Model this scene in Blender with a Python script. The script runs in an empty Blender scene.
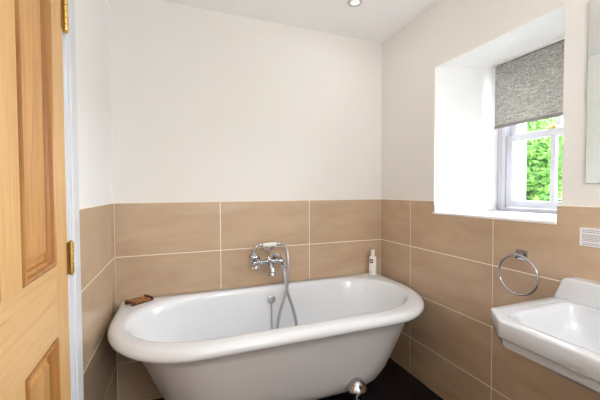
import bpy, bmesh, math, random
from mathutils import Vector, Matrix
random.seed(7)
C = bpy.context.scene.collection
PI = math.pi
# ------------------------------------------------------------------ camera
F_PX, YAW, PITCH, ROLL = 319.06, 0.3651, 0.0273, -0.0044
CAM = Vector((0.334, -2.0189, 1.2109))
fw = Vector((math.sin(YAW)*math.cos(PITCH), math.cos(YAW)*math.cos(PITCH), -math.sin(PITCH)))
rt = Vector((math.cos(YAW), -math.sin(YAW), 0)); up = rt.cross(fw)
r2 = rt*math.cos(ROLL)+up*math.sin(ROLL); u2 = -rt*math.sin(ROLL)+up*math.cos(ROLL)
cd = bpy.data.cameras.new('camera'); cam = bpy.data.objects.new('camera', cd); C.objects.link(cam)
cd.sensor_width = 36; cd.lens = F_PX/600*36; cd.clip_start = 0.02
M = Matrix((r2, u2, -fw)).transposed().to_4x4(); M.translation = CAM; cam.matrix_world = M
sc = bpy.context.scene; sc.camera = cam
# ------------------------------------------------------------------ world, sun, exposure
w = bpy.data.worlds.new('world'); sc.world = w; w.use_nodes = True
wn = w.node_tree.nodes; wl = w.node_tree.links
for n in list(wn): wn.remove(n)
bg = wn.new('ShaderNodeBackground'); out = wn.new('ShaderNodeOutputWorld')
bg.inputs[0].default_value = (0.92, 0.95, 1.0, 1); bg.inputs[1].default_value = 29.0
wl.new(bg.outputs[0], out.inputs[0])
sd = bpy.data.lights.new('sun', 'SUN'); sd.energy = 5.0; sd.angle = 0.02; sd.color = (1, .95, .86)
sun = bpy.data.objects.new('sun', sd); C.objects.link(sun); sun.rotation_euler = (math.radians(18), math.radians(-40), 0)
sun.location = (0, 0, 8)
wp = bpy.data.lights.new('window_daylight', 'AREA'); wp.shape = 'RECTANGLE'; wp.size = .54; wp.size_y = .86
wp.cycles.is_portal = True
wpo = bpy.data.objects.new('window_daylight', wp); C.objects.link(wpo)
wpo.location = (2.45, -.89, 1.53); wpo.rotation_euler = (PI/2, 0, PI/2)
DOWNLIGHTS = [(1.31, -.374, .5)]
FILL_GLOBE = (.95, -2.60, 1.60, 28)   # added fill lamp: x, y, z, emission strength
vs = sc.view_settings; vs.view_transform = 'Standard'; vs.look = 'None'; vs.gamma = 1; vs.use_curve_mapping = False
vs.exposure = 0.33
sc.cycles.use_denoising = True; sc.cycles.max_bounces = 12; sc.cycles.diffuse_bounces = 8
sc.cycles.sample_clamp_indirect = 8; sc.cycles.transparent_max_bounces = 16
# ------------------------------------------------------------------ room numbers
W, H, CEIL, ROW, YB = 1.7563, 1.1489, 2.3092, .302, -3.0
PT = .008          # tiles stand this far proud of the paint

# ------------------------------------------------------------------ helpers
def newmat(name):
    m = bpy.data.materials.new(name); m.use_nodes = True
    return m, m.node_tree.nodes, m.node_tree.links, m.node_tree.nodes['Principled BSDF']
def mat(name, col, rough=.5, metal=0, spec=.5, coat=0, trans=0, vary=0, vscale=8, bump=0, bscale=60):
    m, N, L, b = newmat(name)
    b.inputs['Base Color'].default_value = (*col, 1); b.inputs['Roughness'].default_value = rough
    b.inputs['Metallic'].default_value = metal; b.inputs['Specular IOR Level'].default_value = spec
    b.inputs['Coat Weight'].default_value = coat; b.inputs['Coat Roughness'].default_value = .04
    tc = N.new('ShaderNodeTexCoord')
    if vary:
        n = N.new('ShaderNodeTexNoise'); n.inputs['Scale'].default_value = vscale; n.inputs['Detail'].default_value = 4
        L.new(tc.outputs['Object'], n.inputs['Vector'])
        mx = N.new('ShaderNodeMix'); mx.data_type = 'RGBA'
        mx.inputs[6].default_value = (*[c*(1-vary) for c in col], 1); mx.inputs[7].default_value = (*[min(1, c*(1+vary)) for c in col], 1)
        L.new(n.outputs['Fac'], mx.inputs[0]); L.new(mx.outputs[2], b.inputs['Base Color'])
    if bump:
        n2 = N.new('ShaderNodeTexNoise'); n2.inputs['Scale'].default_value = bscale; n2.inputs['Detail'].default_value = 3
        L.new(tc.outputs['Object'], n2.inputs['Vector'])
        bp = N.new('ShaderNodeBump'); bp.inputs['Strength'].default_value = bump; bp.inputs['Distance'].default_value = .002
        L.new(n2.outputs['Fac'], bp.inputs['Height']); L.new(bp.outputs[0], b.inputs['Normal'])
    return m
def streak_mat(name, c1, c2, scale, rough, detail=5, coat=0, spec=.5, c3=None, scale3=None, bump=0):
    m, N, L, b = newmat(name)
    tc = N.new('ShaderNodeTexCoord'); mp = N.new('ShaderNodeMapping'); mp.inputs['Scale'].default_value = scale
    L.new(tc.outputs['Object'], mp.inputs[0])
    n = N.new('ShaderNodeTexNoise'); n.inputs['Scale'].default_value = 1; n.inputs['Detail'].default_value = detail
    n.inputs['Roughness'].default_value = .6; n.inputs['Distortion'].default_value = .6
    L.new(mp.outputs[0], n.inputs['Vector'])
    cr = N.new('ShaderNodeValToRGB'); cr.color_ramp.elements[0].position = .3; cr.color_ramp.elements[1].position = .7
    cr.color_ramp.elements[0].color = (*c1, 1); cr.color_ramp.elements[1].color = (*c2, 1)
    L.new(n.outputs['Fac'], cr.inputs[0]); last = cr.outputs[0]
    if c3:
        mp2 = N.new('ShaderNodeMapping'); mp2.inputs['Scale'].default_value = scale3; L.new(tc.outputs['Object'], mp2.inputs[0])
        n2 = N.new('ShaderNodeTexNoise'); n2.inputs['Scale'].default_value = 1; n2.inputs['Detail'].default_value = 6
        n2.inputs['Distortion'].default_value = 1.2
        L.new(mp2.outputs[0], n2.inputs['Vector'])
        r2_ = N.new('ShaderNodeValToRGB'); r2_.color_ramp.elements[0].position = .56; r2_.color_ramp.elements[1].position = .74
        r2_.color_ramp.elements[0].color = (0, 0, 0, 1); r2_.color_ramp.elements[1].color = (1, 1, 1, 1)
        L.new(n2.outputs['Fac'], r2_.inputs[0])
        mx = N.new('ShaderNodeMix'); mx.data_type = 'RGBA'; L.new(r2_.outputs[0], mx.inputs[0])
        L.new(last, mx.inputs[6]); mx.inputs[7].default_value = (*c3, 1); last = mx.outputs[2]
    L.new(last, b.inputs['Base Color']); b.inputs['Roughness'].default_value = rough
    b.inputs['Coat Weight'].default_value = coat; b.inputs['Specular IOR Level'].default_value = spec
    if bump:
        bp = N.new('ShaderNodeBump'); bp.inputs['Strength'].default_value = bump; bp.inputs['Distance'].default_value = .001
        L.new(n.outputs['Fac'], bp.inputs['Height']); L.new(bp.outputs[0], b.inputs['Normal'])
    return m
PAINT = mat('warm_paint', (.80, .77, .735), .75, vary=.015, vscale=3, bump=.08, bscale=90, spec=.25)
WHITE_PAINT = mat('reveal_paint', (.92, .915, .915), .6, vary=.01, bump=.05, spec=.3)
CEIL_PAINT = mat('ceiling_paint', (.94, .94, .95), .8, vary=.01, spec=.2)
GLOSS_WHITE = mat('gloss_white_paint', (.72, .74, .79), .35, spec=.4)
FRAME_WHITE = mat('sash_paint', (.60, .60, .67), .35, spec=.4)
TILE = streak_mat('beige_tile', (.475, .338, .225), (.575, .425, .295), (2.5, 2.5, 9), .18, c3=(.51, .37, .25), scale3=(9, 9, 40), spec=.5)
GROUT = mat('cream_grout', (.90, .84, .74), .8, vary=.05, vscale=30)
FLOOR = mat('dark_floor_tile', (.012, .008, .012), .22, vary=.3, vscale=12)
FLOOR_GROUT = mat('floor_grout', (.10, .075, .08), .8, vary=.1)
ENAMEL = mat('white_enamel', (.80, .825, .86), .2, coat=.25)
CERAMIC = mat('white_ceramic', (.62, .63, .655), .1, coat=.6)
CHROME = mat('chrome', (.52, .53, .57), .07, metal=1)
HOSE = mat('hose_metal', (.50, .50, .53), .3, metal=1)
BRASS = mat('brass', (.80, .56, .20), .26, metal=1, vary=.12, vscale=60)
DARKBRASS = mat('brass_dark', (.34, .19, .05), .4, metal=1)
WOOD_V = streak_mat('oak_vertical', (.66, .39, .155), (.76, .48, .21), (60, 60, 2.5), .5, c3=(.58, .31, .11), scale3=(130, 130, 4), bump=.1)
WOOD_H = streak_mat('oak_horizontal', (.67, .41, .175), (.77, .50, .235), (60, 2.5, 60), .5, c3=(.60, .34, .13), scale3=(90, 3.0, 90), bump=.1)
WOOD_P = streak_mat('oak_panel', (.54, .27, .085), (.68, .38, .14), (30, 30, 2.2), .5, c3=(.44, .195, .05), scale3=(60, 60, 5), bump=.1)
WOOD_M = streak_mat('oak_moulding_shaded', (.30, .125, .032), (.52, .26, .08), (38, 38, 1.6), .38)  # darker moulding oak, with the shade of the panel recess put into its colour
DISH1 = streak_mat('walnut_slat', (.07, .018, .008), (.16, .045, .018), (80, 20, 80), .5)
DISH2 = streak_mat('pale_slat', (.46, .19, .065), (.60, .30, .12), (80, 20, 80), .5)
PLASTIC = mat('white_plastic', (.86, .84, .80), .3)
DARKINK = mat('dark_print', (.05, .05, .055), .5)
GREYINK = mat('grey_print', (.30, .29, .33), .7)
PAPER = mat('white_card', (.82, .80, .82), .45, vary=.02)
GAP_SHADE = mat('dark_gap_shade', (.06, .06, .07), .6)

def mesh_obj(name, verts, faces, m, parent=None, smooth=False, mats=None, fm=None, bevel=0, segs=2):
    me = bpy.data.meshes.new(name); me.from_pydata([tuple(v) for v in verts], [], faces); me.update()
    bm = bmesh.new(); bm.from_mesh(me); bmesh.ops.recalc_face_normals(bm, faces=bm.faces); bm.to_mesh(me); bm.free()
    for mm in (mats or [m]): me.materials.append(mm)
    if fm:
        for p, i in zip(me.polygons, fm): p.material_index = i
    if smooth: me.polygons.foreach_set('use_smooth', [True]*len(me.polygons))
    o = bpy.data.objects.new(name, me); C.objects.link(o)
    if parent: o.parent = parent
    if bevel:
        b = o.modifiers.new('bevel', 'BEVEL'); b.width = bevel; b.segments = segs; b.limit_method = 'ANGLE'; b.angle_limit = math.radians(35)
        me.polygons.foreach_set('use_smooth', [True]*len(me.polygons))
        wnm = o.modifiers.new('wn', 'WEIGHTED_NORMAL')
    return o
class MB:
    def __init__(s): s.v = []; s.f = []; s.m = []
    def add(s, v, f, mi=0):
        k = len(s.v); s.v += [Vector(q) for q in v]; s.f += [tuple(i+k for i in q) for q in f]; s.m += [mi]*len(f)
    def box(s, x0, x1, y0, y1, z0, z1, mi=0, T=None):
        v = [Vector((x, y, z)) for x in (x0, x1) for y in (y0, y1) for z in (z0, z1)]
        if T: v = [T @ q for q in v]
        s.add(v, [(0, 1, 3, 2), (4, 6, 7, 5), (0, 4, 5, 1), (2, 3, 7, 6), (0, 2, 6, 4), (1, 5, 7, 3)], mi)
    def quad(s, a, b, c, d, mi=0): s.add([a, b, c, d], [(0, 1, 2, 3)], mi)
    def lathe(s, prof, T=None, n=28, mi=0, cap=True):   # prof [(r,z)] about local z
        v = []; f = []
        for r, z in prof:
            for k in range(n):
                a = 2*PI*k/n; v.append(Vector((r*math.cos(a), r*math.sin(a), z)))
        if T: v = [T @ q for q in v]
        for i in range(len(prof)-1):
            for k in range(n):
                k2 = (k+1) % n; f.append((i*n+k, i*n+k2, (i+1)*n+k2, (i+1)*n+k))
        if cap: f.append(tuple(range(n))); f.append(tuple((len(prof)-1)*n+k for k in range(n)))
        s.add(v, f, mi)
    def tube(s, pts, r, n=12, mi=0, closed=False, rs=None):
        pts = [Vector(p) for p in pts]; m = len(pts); v = []; f = []; nrm = None
        for i, p in enumerate(pts):
            if closed: t = (pts[(i+1) % m]-pts[i-1]).normalized()
            else: t = (pts[min(i+1, m-1)]-pts[max(i-1, 0)]).normalized()
            if nrm is None: nrm = t.orthogonal().normalized()
            nrm = (nrm - t*nrm.dot(t)).normalized(); bn = t.cross(nrm)
            rr = rs[i] if rs else r
            for k in range(n):
                a = 2*PI*k/n; v.append(p+(nrm*math.cos(a)+bn*math.sin(a))*rr)
        for i in range(m if closed else m-1):
            j = (i+1) % m
            for k in range(n):
                k2 = (k+1) % n; f.append((i*n+k, i*n+k2, j*n+k2, j*n+k))
        if not closed: f.append(tuple(range(n))); f.append(tuple((m-1)*n+k for k in range(n)))
        s.add(v, f, mi)
    def loft(s, rings, cap0=False, cap1=False, mi=0, close=True):
        n = len(rings[0]); v = [p for r in rings for p in r]; f = []
        for i in range(len(rings)-1):
            for k in range(n if close else n-1):
                k2 = (k+1) % n; f.append((i*n+k, i*n+k2, (i+1)*n+k2, (i+1)*n+k))
        if cap0: f.append(tuple(range(n)))
        if cap1: f.append(tuple((len(rings)-1)*n+k for k in range(n)))
        s.add(v, f, mi)
    def build(s, name, m, parent=None, smooth=False, mats=None, bevel=0, segs=2):
        return mesh_obj(name, s.v, s.f, m, parent, smooth, mats, s.m if mats else None, bevel, segs)
def smooth_path(pts, k=8):
    P = [Vector(p) for p in pts]; P = [2*P[0]-P[1]]+P+[2*P[-1]-P[-2]]; o = []
    for i in range(1, len(P)-2):
        a, b, c, d = P[i-1:i+3]
        for j in range(k):
            t = j/k; o.append(.5*((2*b)+(c-a)*t+(2*a-5*b+4*c-d)*t*t+(3*b-3*c+d-a)*t**3))
    return o+[P[-2]]
def empty(name, loc, rz=0, parent=None):
    o = bpy.data.objects.new(name, None); C.objects.link(o); o.location = loc; o.rotation_euler[2] = rz; o.empty_display_size = .05
    if parent: o.parent = parent
    return o
def tag(o, label, cat, group=None):
    o['label'] = label; o['category'] = cat
    if group: o['group'] = group
    return o
def struct(o, label=None):
    o['kind'] = 'structure'
    if label: o['label'] = label
    return o
def axis(d, loc):      # matrix whose local z is d
    return Matrix.Translation(loc) @ Vector(d).to_track_quat('Z', 'Y').to_matrix().to_4x4()
def shade_auto(o, ang=40):
    me = o.data; bm = bmesh.new(); bm.from_mesh(me)
    for e in bm.edges:
        if len(e.link_faces) == 2 and e.calc_face_angle(0) > math.radians(ang): e.smooth = False
    for f in bm.faces: f.smooth = True
    bm.to_mesh(me); bm.free(); return o

# ------------------------------------------------------------------ room shell
XI = W+PT; XL = -PT; YI = PT
b = MB(); b.box(-.2, 2.0, YB-.15, .16, -.06, -.003)
fl = struct(b.build('floor', FLOOR_GROUT, mats=[FLOOR_GROUT, FLOOR]), 'dark brown black tiled bathroom floor with thin joints')
b = MB()
for i in range(-1, 6):
    for j in range(0, 11):
        x0, x1 = .02+.33*i+.002, .02+.33*(i+1)-.002; y1, y0 = -.02-.33*j+.13-.002, -.02-.33*(j+1)+.13+.002
        x0, x1, y0, y1 = max(x0, 0), min(x1, W), max(y0, YB), min(y1, 0)
        if x1 > x0 and y1 > y0: b.box(x0, x1, y0, y1, -.003, 0)
b.build('floor_tiles', FLOOR, fl)
b = MB(); b.box(-.2, 2.0, YB-.15, .16, CEIL, CEIL+.08)
struct(b.build('ceiling', CEIL_PAINT), 'plain white ceiling')
b = MB(); b.box(-.2, XI+.2, YI, YI+.15, -.05, CEIL+.05)
wb = struct(b.build('wall_back', PAINT), 'cream painted back wall above beige tiles')
b = MB(); b.box(-.2, XI+.2, YB-.15, YB, -.05, CEIL+.05)
struct(b.build('wall_front', PAINT), 'cream painted wall behind the camera')
# left wall with a door opening y from DY1 (far) to DY0 (near)
DY1, DY0, DZ = -.820, -1.640, 2.02
b = MB()
b.box(XL-.13, XL, DY1, YI, -.05, CEIL+.05); b.box(XL-.13, XL, YB, DY0, -.05, CEIL+.05); b.box(XL-.13, XL, DY0, DY1, DZ, CEIL+.05)
wlft = struct(b.build('wall_left', WHITE_PAINT), 'white painted left wall above beige tiles')
# right wall: deep window recess
fy0, fy1, fz0, fz1 = -.524, -1.202, 1.084, 1.9385      # opening in the room face (far y, near y, sill, head)
by0, by1, bz0, bz1, BX = -.578, -1.215, 1.084, 1.992, 2.25
oy0, oy1, oz0, oz1, OX = -.615, -1.165, 1.095, 1.95, 2.43
def wall_holes(mb, x, Y0, Y1, Z0, Z1, a0, a1, c0, c1, mi):   # a0>a1 hole in y, c0<c1 in z
    mb.quad((x, Y1, Z0), (x, Y0, Z0), (x, Y0, c0), (x, Y1, c0), mi); mb.quad((x, Y1, c1), (x, Y0, c1), (x, Y0, Z1), (x, Y1, Z1), mi)
    mb.quad((x, a0, c0), (x, Y0, c0), (x, Y0, c1), (x, a0, c1), mi); mb.quad((x, Y1, c0), (x, a1, c0), (x, a1, c1), (x, Y1, c1), mi)
def frame_loft(mb, A, B, mi):  # A,B = (x,y0,y1,z0,z1)
    def c(q): x, y0, y1, z0, z1 = q; return [(x, y0, z0), (x, y0, z1), (x, y1, z1), (x, y1, z0)]
    a, bb = c(A), c(B)
    for i in range(4): j = (i+1) % 4; mb.quad(a[i], a[j], bb[j], bb[i], mi)
b = MB()
wall_holes(b, XI, .15, YB, -.05, CEIL+.05, fy0, fy1, fz0-.02, fz1, 0)
frame_loft(b, (XI, fy0, fy1, fz0-.02, fz1), (BX, by0, by1, bz0-.02, bz1), 1)
wall_holes(b, BX, .15, YB, -.05, CEIL+.3, oy0, oy1, oz0, oz1, 1) if False else None
frame_loft(b, (BX, by0, by1, bz0-.02, bz1), (BX, oy0, oy1, oz0, oz1), 1)
frame_loft(b, (BX, oy0, oy1, oz0, oz1), (OX, oy0, oy1, oz0, oz1), 1)
wall_holes(b, OX, .6, YB-.4, -.6, CEIL+.6, oy0, oy1, oz0, oz1, 1)
b.quad((XI, .15, -.05), (XI, .15, CEIL+.05), (OX, .6, CEIL+.6), (OX, .6, -.6), 1)
b.quad((XI, .15, CEIL+.05), (XI, YB, CEIL+.05), (OX, YB-.4, CEIL+.6), (OX, .6, CEIL+.6), 1)
me_r = b.build('wall_right', PAINT, mats=[PAINT, WHITE_PAINT])
struct(me_r, 'cream painted right wall with a deep white window recess')

# tiles: one mesh of tiles and one grout sheet per wall
def rects_minus(r, h):
    a0, a1, c0, c1 = r; ha0, ha1, hc0, hc1 = h
    if ha1 <= a0 or ha0 >= a1 or hc1 <= c0 or hc0 >= c1: return [r]
    o = []
    if a0 < ha0: o.append((a0, ha0, c0, c1)); 
    if a1 > ha1: o.append((ha1, a1, c0, c1))
    m0, m1 = max(a0, ha0), min(a1, ha1)
    if c0 < hc0: o.append((m0, m1, c0, hc0))
    if c1 > hc1: o.append((m0, m1, hc1, c1))
    return o
def tiling(parent, cuts, place, holes=()):
    g = .0025; tb = MB(); gb = MB()
    def bx(mb, r, d0, d1, mi=0):
        p = [place(a, c, d) for a in (r[0], r[1]) for c in (r[2], r[3]) for d in (d0, d1)]
        mb.add(p, [(0, 1, 3, 2), (4, 6, 7, 5), (0, 4, 5, 1), (2, 3, 7, 6), (0, 2, 6, 4), (1, 5, 7, 3)], mi)
    rows = [H-ROW*k for k in range(0, 5)]
    zs = [(max(0, rows[k+1] if k+1 < len(rows) else 0), rows[k]) for k in range(4)]
    whole = [(cuts[0], cuts[-1], 0, H+.001)]
    for h in holes: whole = [q for r in whole for q in rects_minus(r, h)]
    for r in whole: bx(gb, r, .0002-PT, -.0012)
    for i in range(len(cuts)-1):
        for k, (z0, z1) in enumerate(zs):
            r = (cuts[i]+g, cuts[i+1]-g, z0+g, z1-(g if k else .0012))
            rs = [r]
            for h in holes: rs = [q for rr in rs for q in rects_minus(rr, h)]
            for q in rs: bx(tb, q, -PT+.0005, 0)
    tb.build('beige_tiles', TILE, parent); gb.build('tile_grout', GROUT, parent)
tiling(wb, [.0005, .577, 1.174, W-.0005], lambda a, c, d: (a, -d, c))
tiling(wlft, [-.692, -.118, 0][::1], lambda a, c, d: (d, a, c))
tiling(wlft, [YB, -2.9, -2.3, -1.74], lambda a, c, d: (d, a, c))
tiling(me_r, [YB+.002, -2.71, -2.112, -1.513, -.9139, -.3258, 0], lambda a, c, d: (W-d, a, c),
       [(-1.19, -.528, 1.074, 1.3)])

# window_1
win = struct(empty('window_1', (BX, -.89, 1.09)), 'white painted sash window deep in its recess')
def wm(mb, name, m=FRAME_WHITE, parent=None, bevel=.0025):
    for v in mb.v: v -= Vector((BX, -.89, 1.09)) if parent in (None, win) else Vector((0, 0, 0))
    return mb.build(name, m, parent or win, bevel=bevel)
b = MB()  # box frame around the sashes, lying in front of the outer opening
b.box(BX-.030, BX+.06, -.628, by0, bz0+.0, bz1); b.box(BX-.030, BX+.06, by1, -1.152, bz0, bz1)
b.box(BX-.030, BX+.06, -1.152, -.628, bz0, bz0+.022); b.box(BX-.030, BX+.06, -1.152, -.628, 1.93, bz1)
b.box(BX-.036, BX-.030, -.604, -.592, bz0, bz1)
wm(b, 'window_frame')
# lower sash (room side)
sx0, sx1 = BX-.022, BX+.008
b = MB()
b.box(sx0, sx1, -.668, -.630, 1.108, 1.545); b.box(sx0, sx1, -1.150, -1.112, 1.108, 1.545)
b.box(sx0, sx1, -1.112, -.668, 1.108, 1.150); b.box(sx0, sx1, -1.112, -.668, 1.505, 1.545)
lo = wm(b, 'lower_sash')
b = MB(); b.box(sx0+.004, sx1-.006, -.903, -.877, 1.148, 1.507); wm(b, 'glazing_bar')
# upper sash (outer)
ux0, ux1 = BX+.012, BX+.048
b = MB()
b.box(ux0, ux1, -.668, -.630, 1.510, 1.928); b.box(ux0, ux1, -1.150, -1.112, 1.510, 1.928)
b.box(ux0, ux1, -1.112, -.668, 1.515, 1.552); b.box(ux0, ux1, -1.112, -.668, 1.89, 1.928)
wm(b, 'upper_sash')
b = MB(); b.box(ux0+.004, ux1-.006, -.903, -.877, 1.55, 1.892); wm(b, 'glazing_bar')
m, N, L, bs = newmat('window_glass')
N.remove(bs); tr = N.new('ShaderNodeBsdfTransparent'); gl = N.new('ShaderNodeBsdfGlossy'); gl.inputs['Roughness'].default_value = 0.0
fr = N.new('ShaderNodeFresnel'); fr.inputs[0].default_value = 1.25; mxs = N.new('ShaderNodeMixShader')
tr.inputs[0].default_value = (.97, .985, .975, 1)
L.new(fr.outputs[0], mxs.inputs[0]); L.new(tr.outputs[0], mxs.inputs[1]); L.new(gl.outputs[0], mxs.inputs[2])
L.new(mxs.outputs[0], N['Material Output'].inputs[0]); GLASS = m
for (xx, z0, z1) in ((BX-.010, 1.146, 1.508), (BX+.030, 1.548, 1.894)):
    for (a0, a1) in ((-.880, -.664), (-1.116, -.900)):
        b = MB(); b.box(xx, xx+.003, a0, a1, z0, z1); wm(b, 'pane', GLASS, bevel=0)
b = MB(); b.box(BX+.052, BX+.060, -.6315, -.6285, 1.15, 1.50); wm(b, 'gap_shadow_strip', GAP_SHADE, bevel=0)  # dark strip standing in for the shadow in the gap beside the outer reveal
b = MB(); b.box(W-.006, BX-.045, -1.190, -.5265, 1.072, 1.0855)
b.box(BX-.06, BX-.04, by1+.001, by0-.001, 1.072, 1.0855); wm(b, 'window_sill', WHITE_PAINT, bevel=.002)
b = MB()   # low upstand along the far jamb
b.add([(W+.003, fy0-.001, 1.0855), (W+.003, fy0-.011, 1.0855), (W+.003, fy0-.011, 1.127), (W+.003, fy0-.001, 1.127),
       (BX-.052, by0-.0005, 1.0855), (BX-.052, by0-.011, 1.0855), (BX-.052, by0-.011, 1.127), (BX-.052, by0-.0005, 1.127)],
      [(0, 1, 2, 3), (4, 5, 6, 7), (0, 1, 5, 4), (1, 2, 6, 5), (2, 3, 7, 6), (3, 0, 4, 7)])
wm(b, 'sill_upstand', mat('upstand_paint', (.80, .80, .755), .5))
# brass sash fastener on the meeting rail
b = MB(); b.box(BX-.026, BX+.006, -.915, -.865, 1.5455, 1.550); b.box(BX-.012, BX+.040, -.896, -.884, 1.550, 1.556)
b.lathe([(.009, 0), (.009, .012), (.006, .018)], Matrix.Translation((BX-.012, -.890, 1.550)), 16)
wm(b, 'sash_fastener', BRASS, bevel=0)

# door_1 : four panel oak door, slightly ajar, and its white frame
tr1 = MB()
for (y0, y1, x1) in ((-.712, -.690, .009), (-.772, -.712, .013), (-.797, -.772, .010)):
    tr1.box(XL, x1, y0-.0, y1, 0, 2.10)
tr1.box(XL, .014, -1.74, -.780, 2.04, 2.10); tr1.box(XL, .014, -1.74, -1.655, 0, 2.04)
struct(tr1.build('trim_1', GLOSS_WHITE, bevel=.004), 'white moulded architrave around the door opening')
b = MB()
b.box(XL-.13, .002, DY1-.004, -.795, 0, DZ+.015); b.box(XL-.13, .002, -1.657, -1.632, 0, DZ+.015); b.box(XL-.13, .002, -1.657, -.795, DZ, DZ+.03)
b.box(-.075, -.050, DY1-.014, DY1, 0, DZ); b.box(-.075, -.050, -1.628, -1.612, 0, DZ)
struct(b.build('trim_2', GLOSS_WHITE, bevel=.002), 'white door lining set into the left wall')
AJ = math.radians(2.0); DP = Vector((.008, -.830, 0))
dr = struct(empty('door_1', DP, AJ), 'oak panelled door standing slightly ajar')
# local: leaf runs along -y, face toward +x at x=0
LT, LW, LH = .040, .785, 1.995
ZB, ZL0, ZL1, ZT = .20, .805, 1.005, 1.885
st = [(0.0, .115), (.343, .447), (.675, LW)]
b = MB()
for s0, s1 in (st[0], st[2]): b.box(-LT, 0, -s1, -s0, .008, LH)
for z0, z1 in ((ZB, ZL0), (ZL1, ZT)): b.box(-LT, 0, -st[1][1], -st[1][0], z0, z1)
b.build('door_stile', WOOD_V, dr)
b = MB()
for z0, z1 in ((.008, ZB), (ZL0, ZL1), (ZT, LH)): b.box(-LT, 0, -.675, -.115, z0, z1)
b.build('door_rail', WOOD_H, dr)
for s0, s1 in ((.115, .343), (.447, .675)):
    for z0, z1 in ((ZB, ZL0), (ZL1, ZT)):
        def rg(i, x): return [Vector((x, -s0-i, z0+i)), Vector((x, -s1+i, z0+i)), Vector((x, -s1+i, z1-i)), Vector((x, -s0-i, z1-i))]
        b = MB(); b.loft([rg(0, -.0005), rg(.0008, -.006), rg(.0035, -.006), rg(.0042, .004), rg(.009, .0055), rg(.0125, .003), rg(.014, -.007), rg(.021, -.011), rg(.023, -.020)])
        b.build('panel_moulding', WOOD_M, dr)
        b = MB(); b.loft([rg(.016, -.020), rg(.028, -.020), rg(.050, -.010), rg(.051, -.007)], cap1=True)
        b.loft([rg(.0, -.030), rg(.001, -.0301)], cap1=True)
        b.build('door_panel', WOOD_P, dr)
def hinge(zc):
    h = MB(); cx_, cy_ = .0065, .016
    for k in range(5):
        h.lathe([(.0070, .0006), (.0076, .0012), (.0076, .0188), (.0070, .0194)], Matrix.Translation((cx_, cy_, zc-.05+.02*k)), 16)
    h.lathe([(.003, 0), (.0055, .002), (.0055, .004), (.003, .006)], Matrix.Translation((cx_, cy_, zc+.05)), 12)
    h.lathe([(.003, -.006), (.0055, -.004), (.0055, -.002), (.003, 0)], Matrix.Translation((cx_, cy_, zc-.05)), 12)
    o = shade_auto(h.build('hinge', BRASS, dr))
    h = MB()
    h.box(-.001, .002, -.010, .012, zc-.05, zc+.05); h.box(-.003, .0015, .018, .040, zc-.05, zc+.05)
    q = h.build('hinge_leaf', DARKBRASS, o)
for zc in (1.003, 1.764, .22): hinge(zc)
# closed hallway seen only through the narrow gap
b = MB()
b.box(-1.2, -1.1, -2.2, -.3, -.05, 2.4); b.box(-1.2, XL-.13, -.35, -.3, -.05, 2.4); b.box(-1.2, XL-.13, -2.2, -2.15, -.05, 2.4)
b.box(-1.2, XL-.13, -2.2, -.3, 2.35, 2.4); b.box(-1.2, XL-.13, -2.2, -.3, -.1, -.05)
struct(b.build('wall_hallway', PAINT), 'hallway walls beyond the door')

# ------------------------------------------------------------------ bath
def corner_pts(cx_, cy_, rx, ry, a0, n=20, e=2.0):
    o = []
    for i in range(n+1):
        a = a0+PI/2*i/n; c, s = math.cos(a), math.sin(a)
        o.append((cx_+rx*math.copysign(abs(c)**(2/e), c), cy_+ry*math.copysign(abs(s)**(2/e), s)))
    return o
def ring(x0, x1, yb, yf, rb, rf, z, e=2.0, m=16):
    """back edge yb (near wall), front edge yf; corner radii rb=(rx,ry) back, rf front"""
    pts = []
    cs = [corner_pts(x1-rb[0], yb-rb[1], rb[0], rb[1], 0, e=e), corner_pts(x0+rb[0], yb-rb[1], rb[0], rb[1], PI/2, e=e),
          corner_pts(x0+rf[0], yf+rf[1], rf[0], rf[1], PI, e=e), corner_pts(x1-rf[0], yf+rf[1], rf[0], rf[1], 1.5*PI, e=e)]
    for i in range(4):
        c = cs[i]; d = cs[(i+1) % 4][0]; pts += c; l = c[-1]
        for k in range(1, m): pts.append((l[0]+(d[0]-l[0])*k/m, l[1]+(d[1]-l[1])*k/m))
    return [Vector((p[0], p[1], z)) for p in pts]
X0, X1, YF = .023, 1.713, -.757
bath = tag(empty('bathtub', (.87, -.4, 0)), 'long white back-to-wall bathtub on chrome feet', 'bathtub')
def off(mb, o): 
    for v in mb.v: v -= Vector(o)
BO = (.87, -.4, 0)
def O(i, z, e=2.1, back=.003):   # outer rim ring, inset i
    return ring(X0+i, X1-i, -back, YF+i, (.03, .03), (.40-i*.6, .46-i*.6), z, e)
def I(ix, iyb, iyf, z, r=1.0, e=2.1):
    x0, x1, yb, yf = .092+ix[0], 1.628-ix[1], -.062-iyb, -.680+iyf
    h = (yb-yf)
    return ring(x0, x1, yb, yf, (.34*r, h*.46), (.40*r, h*.52), z, e)
b = MB(); 
rings = [O(.030, .556), O(.018, .5535), O(.006, .560), O(0, .572), O(.001, .584), O(.007, .596), O(.018, .6035), O(.032, .606)]
rings += [I((-.010, -.010), -.010, -.012, .606), I((0, 0), 0, 0, .6045), I((.012, .008), .005, .008, .597), I((.022, .015), .010, .014, .582),
          I((.045, .04), .016, .022, .53), I((.075, .07), .022, .034, .45), I((.11, .105), .030, .050, .36),
          I((.15, .145), .042, .068, .29), I((.20, .19), .062, .090, .245), I((.26, .25), .09, .12, .222), I((.34, .33), .14, .17, .212), I((.5, .5), .24, .27, .208)]
b.loft(rings, cap1=True); off(b, BO)
rim = b.build('tub_rim', ENAMEL, bath, smooth=True)
def Bd(x0, x1, yb, yf, z, rx, ry): return ring(x0, x1, yb, yf, (rx*.35, .08), (rx, ry), z, 2.15)
b = MB()
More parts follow.
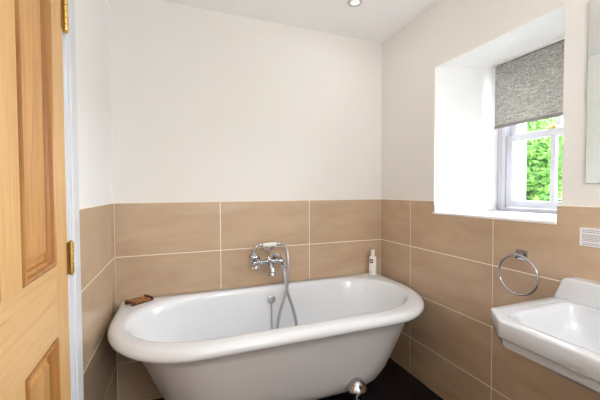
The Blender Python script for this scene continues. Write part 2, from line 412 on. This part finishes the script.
b.loft([O(.028, .558, back=.012), Bd(.118, 1.615, -.012, -.706, .548, .33, .38), Bd(.138, 1.594, -.014, -.700, .50, .33, .38), Bd(.175, 1.555, -.016, -.688, .42, .32, .36),
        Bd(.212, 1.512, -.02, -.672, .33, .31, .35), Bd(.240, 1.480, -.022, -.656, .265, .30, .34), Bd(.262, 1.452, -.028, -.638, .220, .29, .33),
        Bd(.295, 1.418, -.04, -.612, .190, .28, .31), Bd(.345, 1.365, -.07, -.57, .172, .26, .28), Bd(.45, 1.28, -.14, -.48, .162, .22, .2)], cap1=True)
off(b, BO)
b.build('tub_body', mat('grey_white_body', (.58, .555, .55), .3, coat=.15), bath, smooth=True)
def foot(x, y, s):
    b = MB(); T = Matrix.Translation((x-BO[0], y-BO[1], 0))
    b.lathe([(.020, 0), (.034, .004), (.037, .022), (.030, .040), (.018, .055), (.014, .080), (.014, .120), (.017, .150), (.022, .165), (.026, .185), (.028, .210), (.030, .220), (.044, .224),
             (.054, .229), (.055, .235), (.050, .247), (.040, .263), (.026, .278), (.014, .284), (.004, .286)], T @ Matrix.Identity(4), 28)
    b.lathe([(.016, -.01), (.016, .05)], T @ axis((0, s, .15), (0, 0, .200)), 16)
    shade_auto(b.build('foot', CHROME, bath), 35)
foot(1.146, -.662, 1); foot(.52, -.662, 1); foot(1.162, -.12, -1); foot(.50, -.12, -1)
# overflow rose with its chain down to the plug (in the bath, fixed to it)
b = MB(); T = axis((0, -1, .12), (.878-BO[0], -.085-BO[1], .528))
b.lathe([(.025, -.004), (.026, .002), (.023, .007), (.017, .009), (.015, .006), (.006, .006), (.005, .013), (.001, .014)], T, 28)
for k in range(6):
    a = k*PI/3; b.box(-.002, .002, -.002, .002, .0055, .0065, T=T @ Matrix.Translation((.012*math.cos(a), .012*math.sin(a), 0)))
ov = shade_auto(b.build('overflow', HOSE, bath)); ov['label'] = 'round chrome overflow plate'
b = MB(); n = 42
for k in range(n):
    z = .520-k*.0072; y = -.102-.00025*k
    b.lathe([(.001, -.0034), (.0042, -.0018), (.0042, .0018), (.001, .0034)], Matrix.Translation((.873-BO[0], y-BO[1], z)), 8)
b.build('plug_chain', HOSE, ov, smooth=True)
b = MB(); b.lathe([(.024, 0), (.026, .008), (.018, .016), (.004, .024)], Matrix.Translation((.873-BO[0], -.30-BO[1], .210)), 24)
b.build('plug', CHROME, bath, smooth=True)

# ------------------------------------------------------------------ bath shower mixer on the wall
TO = (.862, 0, .765)
mx_ = tag(empty('bath_mixer_tap', TO), 'chrome bath tap with shower cradle on the tiles above the bath', 'tap')
def tp(mb, name, m, parent=None, ang=38): 
    off(mb, TO); return shade_auto(mb.build(name, m, parent or mx_), ang)
for x in (.792, .938):
    b = MB(); b.lathe([(.034, 0), (.034, .004), (.027, .010), (.016, .014), (.013, .018), (.013, .045), (.017, .047), (.019, .060), (.017, .066)], axis((0, -1, 0), (x, -.0005, .770)), 28)
    tp(b, 'wall_flange', CHROME)
b = MB()
b.lathe([(.004, -.105), (.013, -.100), (.016, -.088), (.012, -.078), (.012, -.060), (.017, -.055), (.017, -.045), (.0125, -.040), (.0125, -.022), (.018, -.018), (.021, 0),
         (.018, .018), (.0125, .022), (.0125, .040), (.017, .045), (.017, .055), (.012, .060), (.012, .078), (.016, .088), (.013, .100), (.004, .105)], axis((1, 0, 0), (.866, -.068, .766)), 24)
tp(b, 'mixer_body', CHROME)
b = MB()   # spout
sp = smooth_path([(.866, -.075, .765), (.866, -.105, .760), (.866, -.130, .742), (.866, -.142, .715)], 6)
b.tube(sp, .012, 16, rs=[.015+.004*(i/len(sp)) for i in range(len(sp))])
b.lathe([(.018, 0), (.024, -.004), (.025, -.018), (.018, -.020)], axis((0, .18, 1), (.866, -.142, .716)), 22); tp(b, 'spout', CHROME)
for x, tilt in ((.782, -.25), (.948, .25)):
    d = Vector((tilt, -1, -.42)).normalized(); b = MB(); T = axis(d, (x, -.072, .762))
    b.lathe([(.012, 0), (.010, .014), (.007, .020), (.007, .030), (.013, .033), (.014, .044), (.009, .049), (.002, .051)], T, 20)
    for k in range(4):
        a = k*PI/2+.5; T2 = T @ Matrix.Translation((0, 0, .038)) @ Matrix.Rotation(a, 4, 'Z') @ Matrix.Rotation(PI/2, 4, 'Y')
        b.lathe([(.004, 0), (.004, .020), (.0065, .023), (.0065, .028), (.002, .031)], T2, 10)
    h = tp(b, 'cross_handle', CHROME)
    b = MB(); b.lathe([(.0085, 0), (.0075, .002), (.002, .0035)], T @ Matrix.Translation((0, 0, .0495)), 16); tp(b, 'handle_cap', PLASTIC, h)
b = MB()   # cradle
b.lathe([(.012, 0), (.008, .008), (.0065, .020), (.0065, .042), (.010, .046), (.010, .054), (.006, .058)], Matrix.Translation((.866, -.068, .784)), 18)
b.tube(smooth_path([(.832, -.068, .872), (.838, -.068, .852), (.850, -.068, .842), (.882, -.068, .842), (.894, -.068, .852), (.900, -.068, .872)], 5), .0045, 10)
b.tube(smooth_path([(.850, -.088, .866), (.850, -.080, .846), (.850, -.060, .846), (.850, -.050, .866)], 5), .004, 10)
b.tube(smooth_path([(.884, -.088, .866), (.884, -.080, .846), (.884, -.060, .846), (.884, -.050, .866)], 5), .004, 10)
tp(b, 'cradle', CHROME)
HX = (.866, -.069, .872)
hs = tag(empty('shower_handset', HX), 'telephone style shower handset with white grip resting across the tap cradle', 'shower head')
def hp(mb, name, m, parent=None):
    off(mb, HX); return shade_auto(mb.build(name, m, parent or hs), 40)
b = MB(); b.lathe([(.010, -.050), (.012, -.044), (.0135, 0), (.012, .044), (.010, .050)], axis((1, 0, .05), (.872, -.069, .874)), 22)
hp(b, 'grip', PLASTIC)['label'] = 'white ceramic grip'
b = MB()
b.tube(smooth_path([(.828, -.069, .872), (.806, -.069, .874), (.785, -.071, .868), (.772, -.073, .850), (.768, -.075, .828)], 6), .0075, 14)
b.lathe([(.009, .012), (.013, .006), (.024, -.004), (.031, -.014), (.031, -.020), (.026, -.023)], Matrix.Translation((.768, -.075, .822)), 26)
b.lathe([(.011, 0), (.014, .005), (.010, .010)], axis((-1, 0, 0), (.829, -.069, .872)), 18); hp(b, 'shower_rose', CHROME)
b = MB(); b.lathe([(.011, 0), (.014, .006), (.010, .012), (.009, .024), (.0105, .026), (.0095, .040)], axis((1, 0, .02), (.917, -.069, .876)), 18); hp(b, 'hose_nut', CHROME)
b = MB()
hpth = smooth_path([(.950, -.069, .877), (.966, -.085, .862), (.975, -.110, .820), (.975, -.125, .76), (.967, -.138, .66), (.950, -.145, .57), (.913, -.150, .46),
                    (.895, -.155, .37), (.908, -.165, .295), (.950, -.170, .262), (.998, -.165, .30), (1.016, -.160, .38), (.998, -.150, .48), (.966, -.140, .58),
                    (.954, -.128, .66), (.951, -.105, .715), (.950, -.068, .740)], 14)
b.tube(hpth, .009, 12, rs=[.009+.0008*((i % 2)) for i in range(len(hpth))]); 
b.lathe([(.010, -.012), (.010, .010)], axis((0, .3, 1), (.950, -.070, .745)), 14)
hp(b, 'flexible_hose', HOSE)
b = MB()

# ------------------------------------------------------------------ washbasin
SO = (W, -1.515, .80)
bs_ = tag(empty('washbasin', SO), 'white ceramic wall washbasin with chamfered corner and stepped front', 'sink')
def poly_ring(x0, xb, yl, yr, ch, z, r, n=6):
    P = [(xb, yr), (xb, yl), (x0+ch[0], yl), (x0, yl-ch[1]), (x0, yr+ch[1]), (x0+ch[0], yr)]
    o = []
    for i in range(6):
        p = Vector(P[i]); a = Vector(P[i-1]); c = Vector(P[(i+1) % 6])
        rr = r[i] if isinstance(r, (list, tuple)) else r
        d1 = (a-p).normalized()*rr; d2 = (c-p).normalized()*rr
        for k in range(n+1):
            t = k/n; q = p+d1*(1-t)**2+d2*t*t; o.append(Vector((q.x, q.y, z)))
        q0 = p+d2; nxt = Vector(P[(i+1) % 6]); rn = r[(i+1) % 6] if isinstance(r, (list, tuple)) else r
        q1 = nxt+(p-nxt).normalized()*rn
        for k in range(1, 4): q = q0.lerp(q1, k/4); o.append(Vector((q.x, q.y, z)))
    return o
def OB(i, z, ib=.001): return poly_ring(1.276+i, W-ib, -1.221-i, -1.809+i, (.075-.3*i, .088-.3*i), z, [.002, .002, .010, .010, .010, .010])
def IB(i, z, k=0): return poly_ring(1.318+i, W-.085-i*.6, -1.283-i, -1.747+i, (.05, .05), z, [.05, .05, .05, .05, .05, .05])
b = MB()
b.loft([OB(.16, .640), OB(.12, .655), OB(.10, .700), OB(.060, .712), OB(.022, .7135), OB(.013, .716), OB(.011, .721), OB(.010, .742), OB(.009, .7445), OB(.0015, .7465), OB(0, .749), OB(0, .794), OB(.0015, .798), OB(.005, .800),
        OB(.030, .800, .03),
        IB(-.006, .800), IB(0, .799), IB(.004, .795), IB(.009, .780), IB(.016, .745), IB(.032, .705), IB(.06, .680), IB(.10, .667), IB(.15, .661), IB(.17, .660)], cap0=True, cap1=True)
off(b, SO); shade_auto(b.build('basin_bowl', CERAMIC, bs_), 50)
b = MB()
ys = [(-1.224, .797), (-1.247, .872), (-1.256, .880), (-1.774, .880), (-1.783, .872), (-1.806, .797)]
A = [Vector((W-.0005, y, z)) for y, z in ys]; Bq = [Vector((W-.062 if i in (1, 2, 3, 4) else W-.078, y, z)) for i, (y, z) in enumerate(ys)]
b.loft([A, Bq], cap0=True, cap1=True); off(b, SO)
b.build('back_upstand', CERAMIC, bs_, bevel=.009, segs=4)
b = MB(); b.box(1.345, 1.640, -1.262, -1.250, .7990, .8022); off(b, SO); b.build('soap_ledge_ridge', CERAMIC, bs_, bevel=.0014)
b = MB(); b.lathe([(.022, 0), (.022, .003), (.014, .004), (.012, .001)], Matrix.Translation((1.52-SO[0], 0, .6605-SO[2])), 24); b.build('waste', CHROME, bs_, smooth=False)

# ------------------------------------------------------------------ things on the right wall
RO = (W, -1.056, .925)
rg_ = tag(empty('towel_ring', RO), 'empty chrome towel ring on the tiles beneath the window', 'towel ring')
b = MB(); b.box(-.009, -.0005, -.024, .024, -.024, .024); b.build('mounting_plate', CHROME, rg_, bevel=.002)
b = MB(); b.lathe([(.012, 0), (.010, .012), (.009, .028), (.011, .034), (.006, .038)], axis((-1, 0, 0), (-.008, 0, 0)), 20)
b.lathe([(.0085, -.012), (.0085, .012)], axis((0, 1, 0), (-.036, 0, .002)), 16); shade_auto(b.build('holder', CHROME, rg_))
b = MB(); R_ = .086; tl = math.radians(4)
b.tube([(-.036+math.sin(tl)*0, -.004+R_*math.sin(2*PI*k/72), -.084+R_*math.cos(2*PI*k/72)) for k in range(72)], .0048, 12, closed=True)
b.build('ring', CHROME, rg_, smooth=True)

MO = (W+PT-.0005, -1.60, 1.57)
mr = tag(empty('wall_mirror', MO), 'frameless rectangular mirror on the wall above the washbasin', 'mirror')
b = MB(); b.box(-.006, 0, -.3155, .3155, -.334, .334); b.build('mirror_backing', mat('mirror_edge', (.30, .31, .31), .4), mr, bevel=.001)
b = MB(); b.box(-.0068, -.0061, -.3150, .3150, -.3335, .3335); b.build('mirror_glass', mat('mirror', (.93, .97, .94), .01, metal=1), mr)

NO = (W, -1.335, 1.036)
nt = tag(empty('notice_card', NO), 'small white printed notice stuck on the tiles above the basin', 'notice')
b = MB(); b.box(-.0022, -.0003, -.064, .064, -.034, .034); b.build('card', PAPER, nt)
b = MB(); rr = random.Random(3)
for k, zz in enumerate([.025, .018, .008, .0025, -.003, -.0085, -.014, -.023, -.0285]):
    y = .055; end = -.054 if k not in (1, 6, 8) else -.02
    while y > end:
        l = rr.uniform(.003, .008); b.box(-.0026, -.0023, y-l, y, zz-.0013, zz+.0013); y -= l+.0016
b.build('printed_lines', GREYINK, nt)

# ------------------------------------------------------------------ roller blind
m, N, L, pb = newmat('blind_fabric')
tc = N.new('ShaderNodeTexCoord'); cols = []
for scl in ((14, 22, 300), (14, 90, 160)):
    mp = N.new('ShaderNodeMapping'); mp.inputs['Scale'].default_value = scl; L.new(tc.outputs['Object'], mp.inputs[0])
    n = N.new('ShaderNodeTexNoise'); n.inputs['Scale'].default_value = 1; n.inputs['Detail'].default_value = 3; L.new(mp.outputs[0], n.inputs['Vector']); cols.append(n)
ad = N.new('ShaderNodeMath'); ad.operation = 'ADD'; L.new(cols[0].outputs['Fac'], ad.inputs[0]); L.new(cols[1].outputs['Fac'], ad.inputs[1])
hv = N.new('ShaderNodeMath'); hv.operation = 'MULTIPLY'; hv.inputs[1].default_value = .5; L.new(ad.outputs[0], hv.inputs[0])
cr = N.new('ShaderNodeValToRGB'); cr.color_ramp.elements[0].position = .36; cr.color_ramp.elements[1].position = .64
cr.color_ramp.elements[0].color = (.26, .25, .235, 1); cr.color_ramp.elements[1].color = (.72, .70, .665, 1); L.new(hv.outputs[0], cr.inputs[0])
L.new(cr.outputs[0], pb.inputs['Base Color']); pb.inputs['Roughness'].default_value = .9
tl_ = N.new('ShaderNodeBsdfTranslucent'); L.new(cr.outputs[0], tl_.inputs[0]); ms = N.new('ShaderNodeMixShader'); ms.inputs[0].default_value = .22
L.new(pb.outputs[0], ms.inputs[1]); L.new(tl_.outputs[0], ms.inputs[2]); L.new(ms.outputs[0], N['Material Output'].inputs[0])
FABRIC = m
BO2 = (BX-.075, -.897, 1.95)
bl = tag(empty('roller_blind', BO2), 'grey woven roller blind half lowered over the window', 'blind')
b = MB(); b.lathe([(.014, -.306), (.014, .306)], axis((0, 1, 0), (0, 0, .008)), 24); b.build('roller_tube', PLASTIC, bl, smooth=False)
shade_auto(bl.children[0])
b = MB()
b.lathe([(.0165, -.293), (.0165, .293)], axis((0, 1, 0), (0, 0, .008)), 24); b.box(-.0168, -.0158, -.288, .293, -.343, .008)
b.build('fabric', FABRIC, bl); shade_auto(bl.children[-1])
b = MB(); b.box(-.0195, -.0120, -.288, .293, -.362, -.343); b.build('bottom_bar', mat('grey_hem', (.27, .25, .235), .7), bl, bevel=.002)
for s in (-1, 1):
    b = MB(); b.lathe([(.021, 0), (.021, .006), (.018, .010)], axis((0, -s, 0), (0, s*.3075, .010)), 24); b.box(-.006, .03, s*.311-.003, s*.311+.003, .0, .034)
    b.build('bracket', PLASTIC, bl)
b = MB(); b.box(-.026, .030, -.302, .305, .0300, .0385); b.box(-.026, -.021, -.302, .305, .0185, .0300); b.build('head_rail', PLASTIC, bl)

# ------------------------------------------------------------------ bottle and soap dish on the bath corners
BT = (1.640, -.066, .6065)
bt = tag(empty('pump_bottle', BT, .35), 'slim white toiletry bottle standing on the right back corner of the bath', 'bottle')
b = MB(); b.lathe([(.022, 0), (.0255, .003), (.0262, .010), (.0262, .122), (.0245, .129), (.017, .133), (.0135, .134)], None, 36); shade_auto(b.build('bottle_body', PLASTIC, bt), 50)
b = MB(); b.lathe([(.0135, .133), (.0135, .176), (.012, .181), (.003, .183)], None, 28); shade_auto(b.build('cap', PLASTIC, bt), 50)
def wrap(mb, a0, a1, z0, z1, r=.0265, n=8):
    v = []; 
    for k in range(n+1):
        a = a0+(a1-a0)*k/n; v += [(r*math.cos(a), r*math.sin(a), z0), (r*math.cos(a), r*math.sin(a), z1)]
    mb.add(v, [(2*k, 2*k+2, 2*k+3, 2*k+1) for k in range(n)])
fa = math.atan2(-2.0+.066, .334-1.64)-.35     # direction of the room, in the bottle's own frame
b = MB(); wrap(b, fa-.95, fa+.10, .088, .117); b.build('logo_patch', DARKINK, bt)
for a0, a1, z0, z1 in ((-.55, -.40, .094, .111), (-.28, -.13, .094, .111), (-.72, -.13, .101, .104)):
    b = MB(); wrap(b, fa+a0, fa+a1, z0, z1, .0268, 3); b.build('logo_stroke', PAPER, bt)
b = MB(); wrap(b, fa-.75, fa-.10, .020, .0225); b.build('printed_line', GREYINK, bt)
b = MB(); wrap(b, fa-.70, fa-.2, .0265, .029); b.build('printed_line', GREYINK, bt)

SD = (.128, -.082, .6065)
sdh = tag(empty('soap_dish', SD, math.radians(38)), 'small slatted wooden soap dish on the left back corner of the bath', 'soap dish')
for y in (-.030, .030):
    b = MB(); b.box(-.062, .062, y-.005, y+.005, 0, .009); b.build('runner', DISH1, sdh, bevel=.001)
for k in range(6):
    x = -.055+k*.022
    b = MB(); b.box(x-.0046, x+.0046, -.036, .036, .009, .018 if 0 < k < 5 else .021); b.build('slat', DISH2 if 0 < k < 5 else DISH1, sdh, bevel=.001)

# ------------------------------------------------------------------ ceiling downlights and added fill globe
def glow(name, s):
    m, N, L, pb = newmat(name); pb.inputs['Base Color'].default_value = (.8, .8, .8, 1)
    pb.inputs['Emission Color'].default_value = (.935, .98, 1.0, 1); pb.inputs['Emission Strength'].default_value = s; return m
LENS = glow('lamp_lens', .35)
for i, (x, y, e) in enumerate(DOWNLIGHTS):
    r = tag(empty('ceiling_downlight', (x, y, CEIL)), 'round chrome downlight recessed in the white ceiling', 'downlight')
    b = MB(); b.lathe([(.030, -.0005), (.030, -.004), (.033, -.007), (.040, -.005), (.042, -.0005)], None, 36, cap=False); b.build('trim_ring', CHROME, r, smooth=True)
    b = MB(); b.lathe([(.030, -.001), (.030, -.0025)], None, 30); b.build('lens', LENS, r)
    ld = bpy.data.lights.new('downlight_lamp', 'AREA'); ld.shape = 'DISK'; ld.size = .06; ld.energy = e; ld.color = (1, .985, .96)
    lo_ = bpy.data.objects.new('downlight_lamp', ld); C.objects.link(lo_); lo_.parent = r; lo_.location = (0, 0, -.009)

gx, gy, gz, ge = FILL_GLOBE  # globe added out of view to give the room soft fill from behind
gr = tag(empty('fill_globe_lamp', (gx, gy, CEIL)), 'unseen white globe lamp added behind the viewer for soft fill light', 'lamp')
b = MB(); b.lathe([(.06, 0), (.06, -.02), (.03, -.03), (.03, gz-CEIL+.16)], None, 28); b.build('fill_globe_mount', CHROME, gr)
b = MB(); b.lathe([(.17*math.sin(PI*k/16) if 0 < k < 16 else .001, gz-CEIL-.17*math.cos(PI*k/16)) for k in range(17)], None, 28); b.build('fill_globe_shell', glow('fill_globe_glow', ge), gr, smooth=True)
# ------------------------------------------------------------------ outside
b = MB(); b.quad((OX, -12, -.6), (30, -12, -.6), (30, 14, -.6), (OX, 14, -.6))
struct(b.build('ground', mat('lawn', (.05, .08, .03), .9, vary=.3, vscale=3)), 'grass outside the window')
m, N, L, pb = newmat('leaf'); tc = N.new('ShaderNodeTexCoord'); n = N.new('ShaderNodeTexNoise'); n.inputs['Scale'].default_value = 9
L.new(tc.outputs['Object'], n.inputs['Vector']); cr = N.new('ShaderNodeValToRGB')
cr.color_ramp.elements[0].position = .35; cr.color_ramp.elements[1].position = .68
cr.color_ramp.elements[0].color = (.012, .062, .007, 1); cr.color_ramp.elements[1].color = (.082, .16, .03, 1); L.new(n.outputs['Fac'], cr.inputs[0])
L.new(cr.outputs[0], pb.inputs['Base Color']); pb.inputs['Roughness'].default_value = .6; pb.inputs['Specular IOR Level'].default_value = .15
tl_ = N.new('ShaderNodeBsdfTranslucent'); L.new(cr.outputs[0], tl_.inputs[0]); ms = N.new('ShaderNodeMixShader'); ms.inputs[0].default_value = .35
L.new(pb.outputs[0], ms.inputs[1]); L.new(tl_.outputs[0], ms.inputs[2]); L.new(ms.outputs[0], N['Material Output'].inputs[0]); LEAF = m
BARK = mat('bark', (.12, .08, .05), .9, vary=.3, vscale=20)
def shrub(name, x, y, z0, rx, ry, rz, n, size, label, cat, seed, trunk=.8):
    R = random.Random(seed); r = tag(empty(name, (x, y, z0)), label, cat)
    b = MB(); v = []; f = []
    lumps = [(R.uniform(-1, 1)*rx*.55, R.uniform(-1, 1)*ry*.6, trunk+rz*(1+R.uniform(-.75, .7)), R.uniform(.28, .5)) for _ in range(16)]
    for i in range(n):
        lx, ly, lz, ls = lumps[R.randrange(16)]
        d = Vector((R.gauss(0, 1), R.gauss(0, 1), R.gauss(0, 1))).normalized()*R.uniform(.75, 1.05)
        c = Vector((lx+d.x*ls*rx, ly+d.y*ls*ry, max(.05, lz+d.z*ls*rz)))
        nn = (d+Vector((R.gauss(0, .5), R.gauss(0, .5), R.gauss(0, .5)))).normalized(); t = nn.orthogonal().normalized(); t.rotate(Matrix.Rotation(R.uniform(0, 6.28), 3, nn)); u = nn.cross(t)
        s = size*R.uniform(.6, 1.3); k = len(v)
        v += [c-t*s, c+u*s*.45+nn*s*.12, c+t*s, c-u*s*.45+nn*s*.12]; f.append((k, k+1, k+2, k+3))
    me = bpy.data.meshes.new('foliage'); me.from_pydata([tuple(q) for q in v], [], f); me.materials.append(LEAF)
    o = bpy.data.objects.new('foliage', me); C.objects.link(o); o.parent = r
    b.tube([(0, 0, 0), (.03, .02, trunk*.6), (0, 0, trunk+rz*.9)], .07, 10, rs=[.09, .07, .03])
    for k in range(5):
        l = lumps[k]; b.tube([(0, 0, trunk*.8), (l[0]*.5, l[1]*.5, l[2]*.7), (l[0], l[1], l[2])], .02, 8, rs=[.04, .025, .01])
    b.build('trunk', BARK, r)
shrub('garden_shrub', 5.4, 1.35, -.6, 1.1, 1.3, 1.25, 24000, .042, 'bright green leafy shrub filling the lower window panes', 'shrub', 11, .3)
shrub('garden_tree', 8.8, 3.4, -.6, 1.9, 2.2, 2.2, 16000, .075, 'tall green tree behind the shrub outside the window', 'tree', 12, 1.2)
shrub('garden_shrub', 6.6, -2.4, -.6, 1.1, 1.2, .9, 8000, .06, 'green shrub outside opposite the near side of the window', 'shrub', 13, .3)
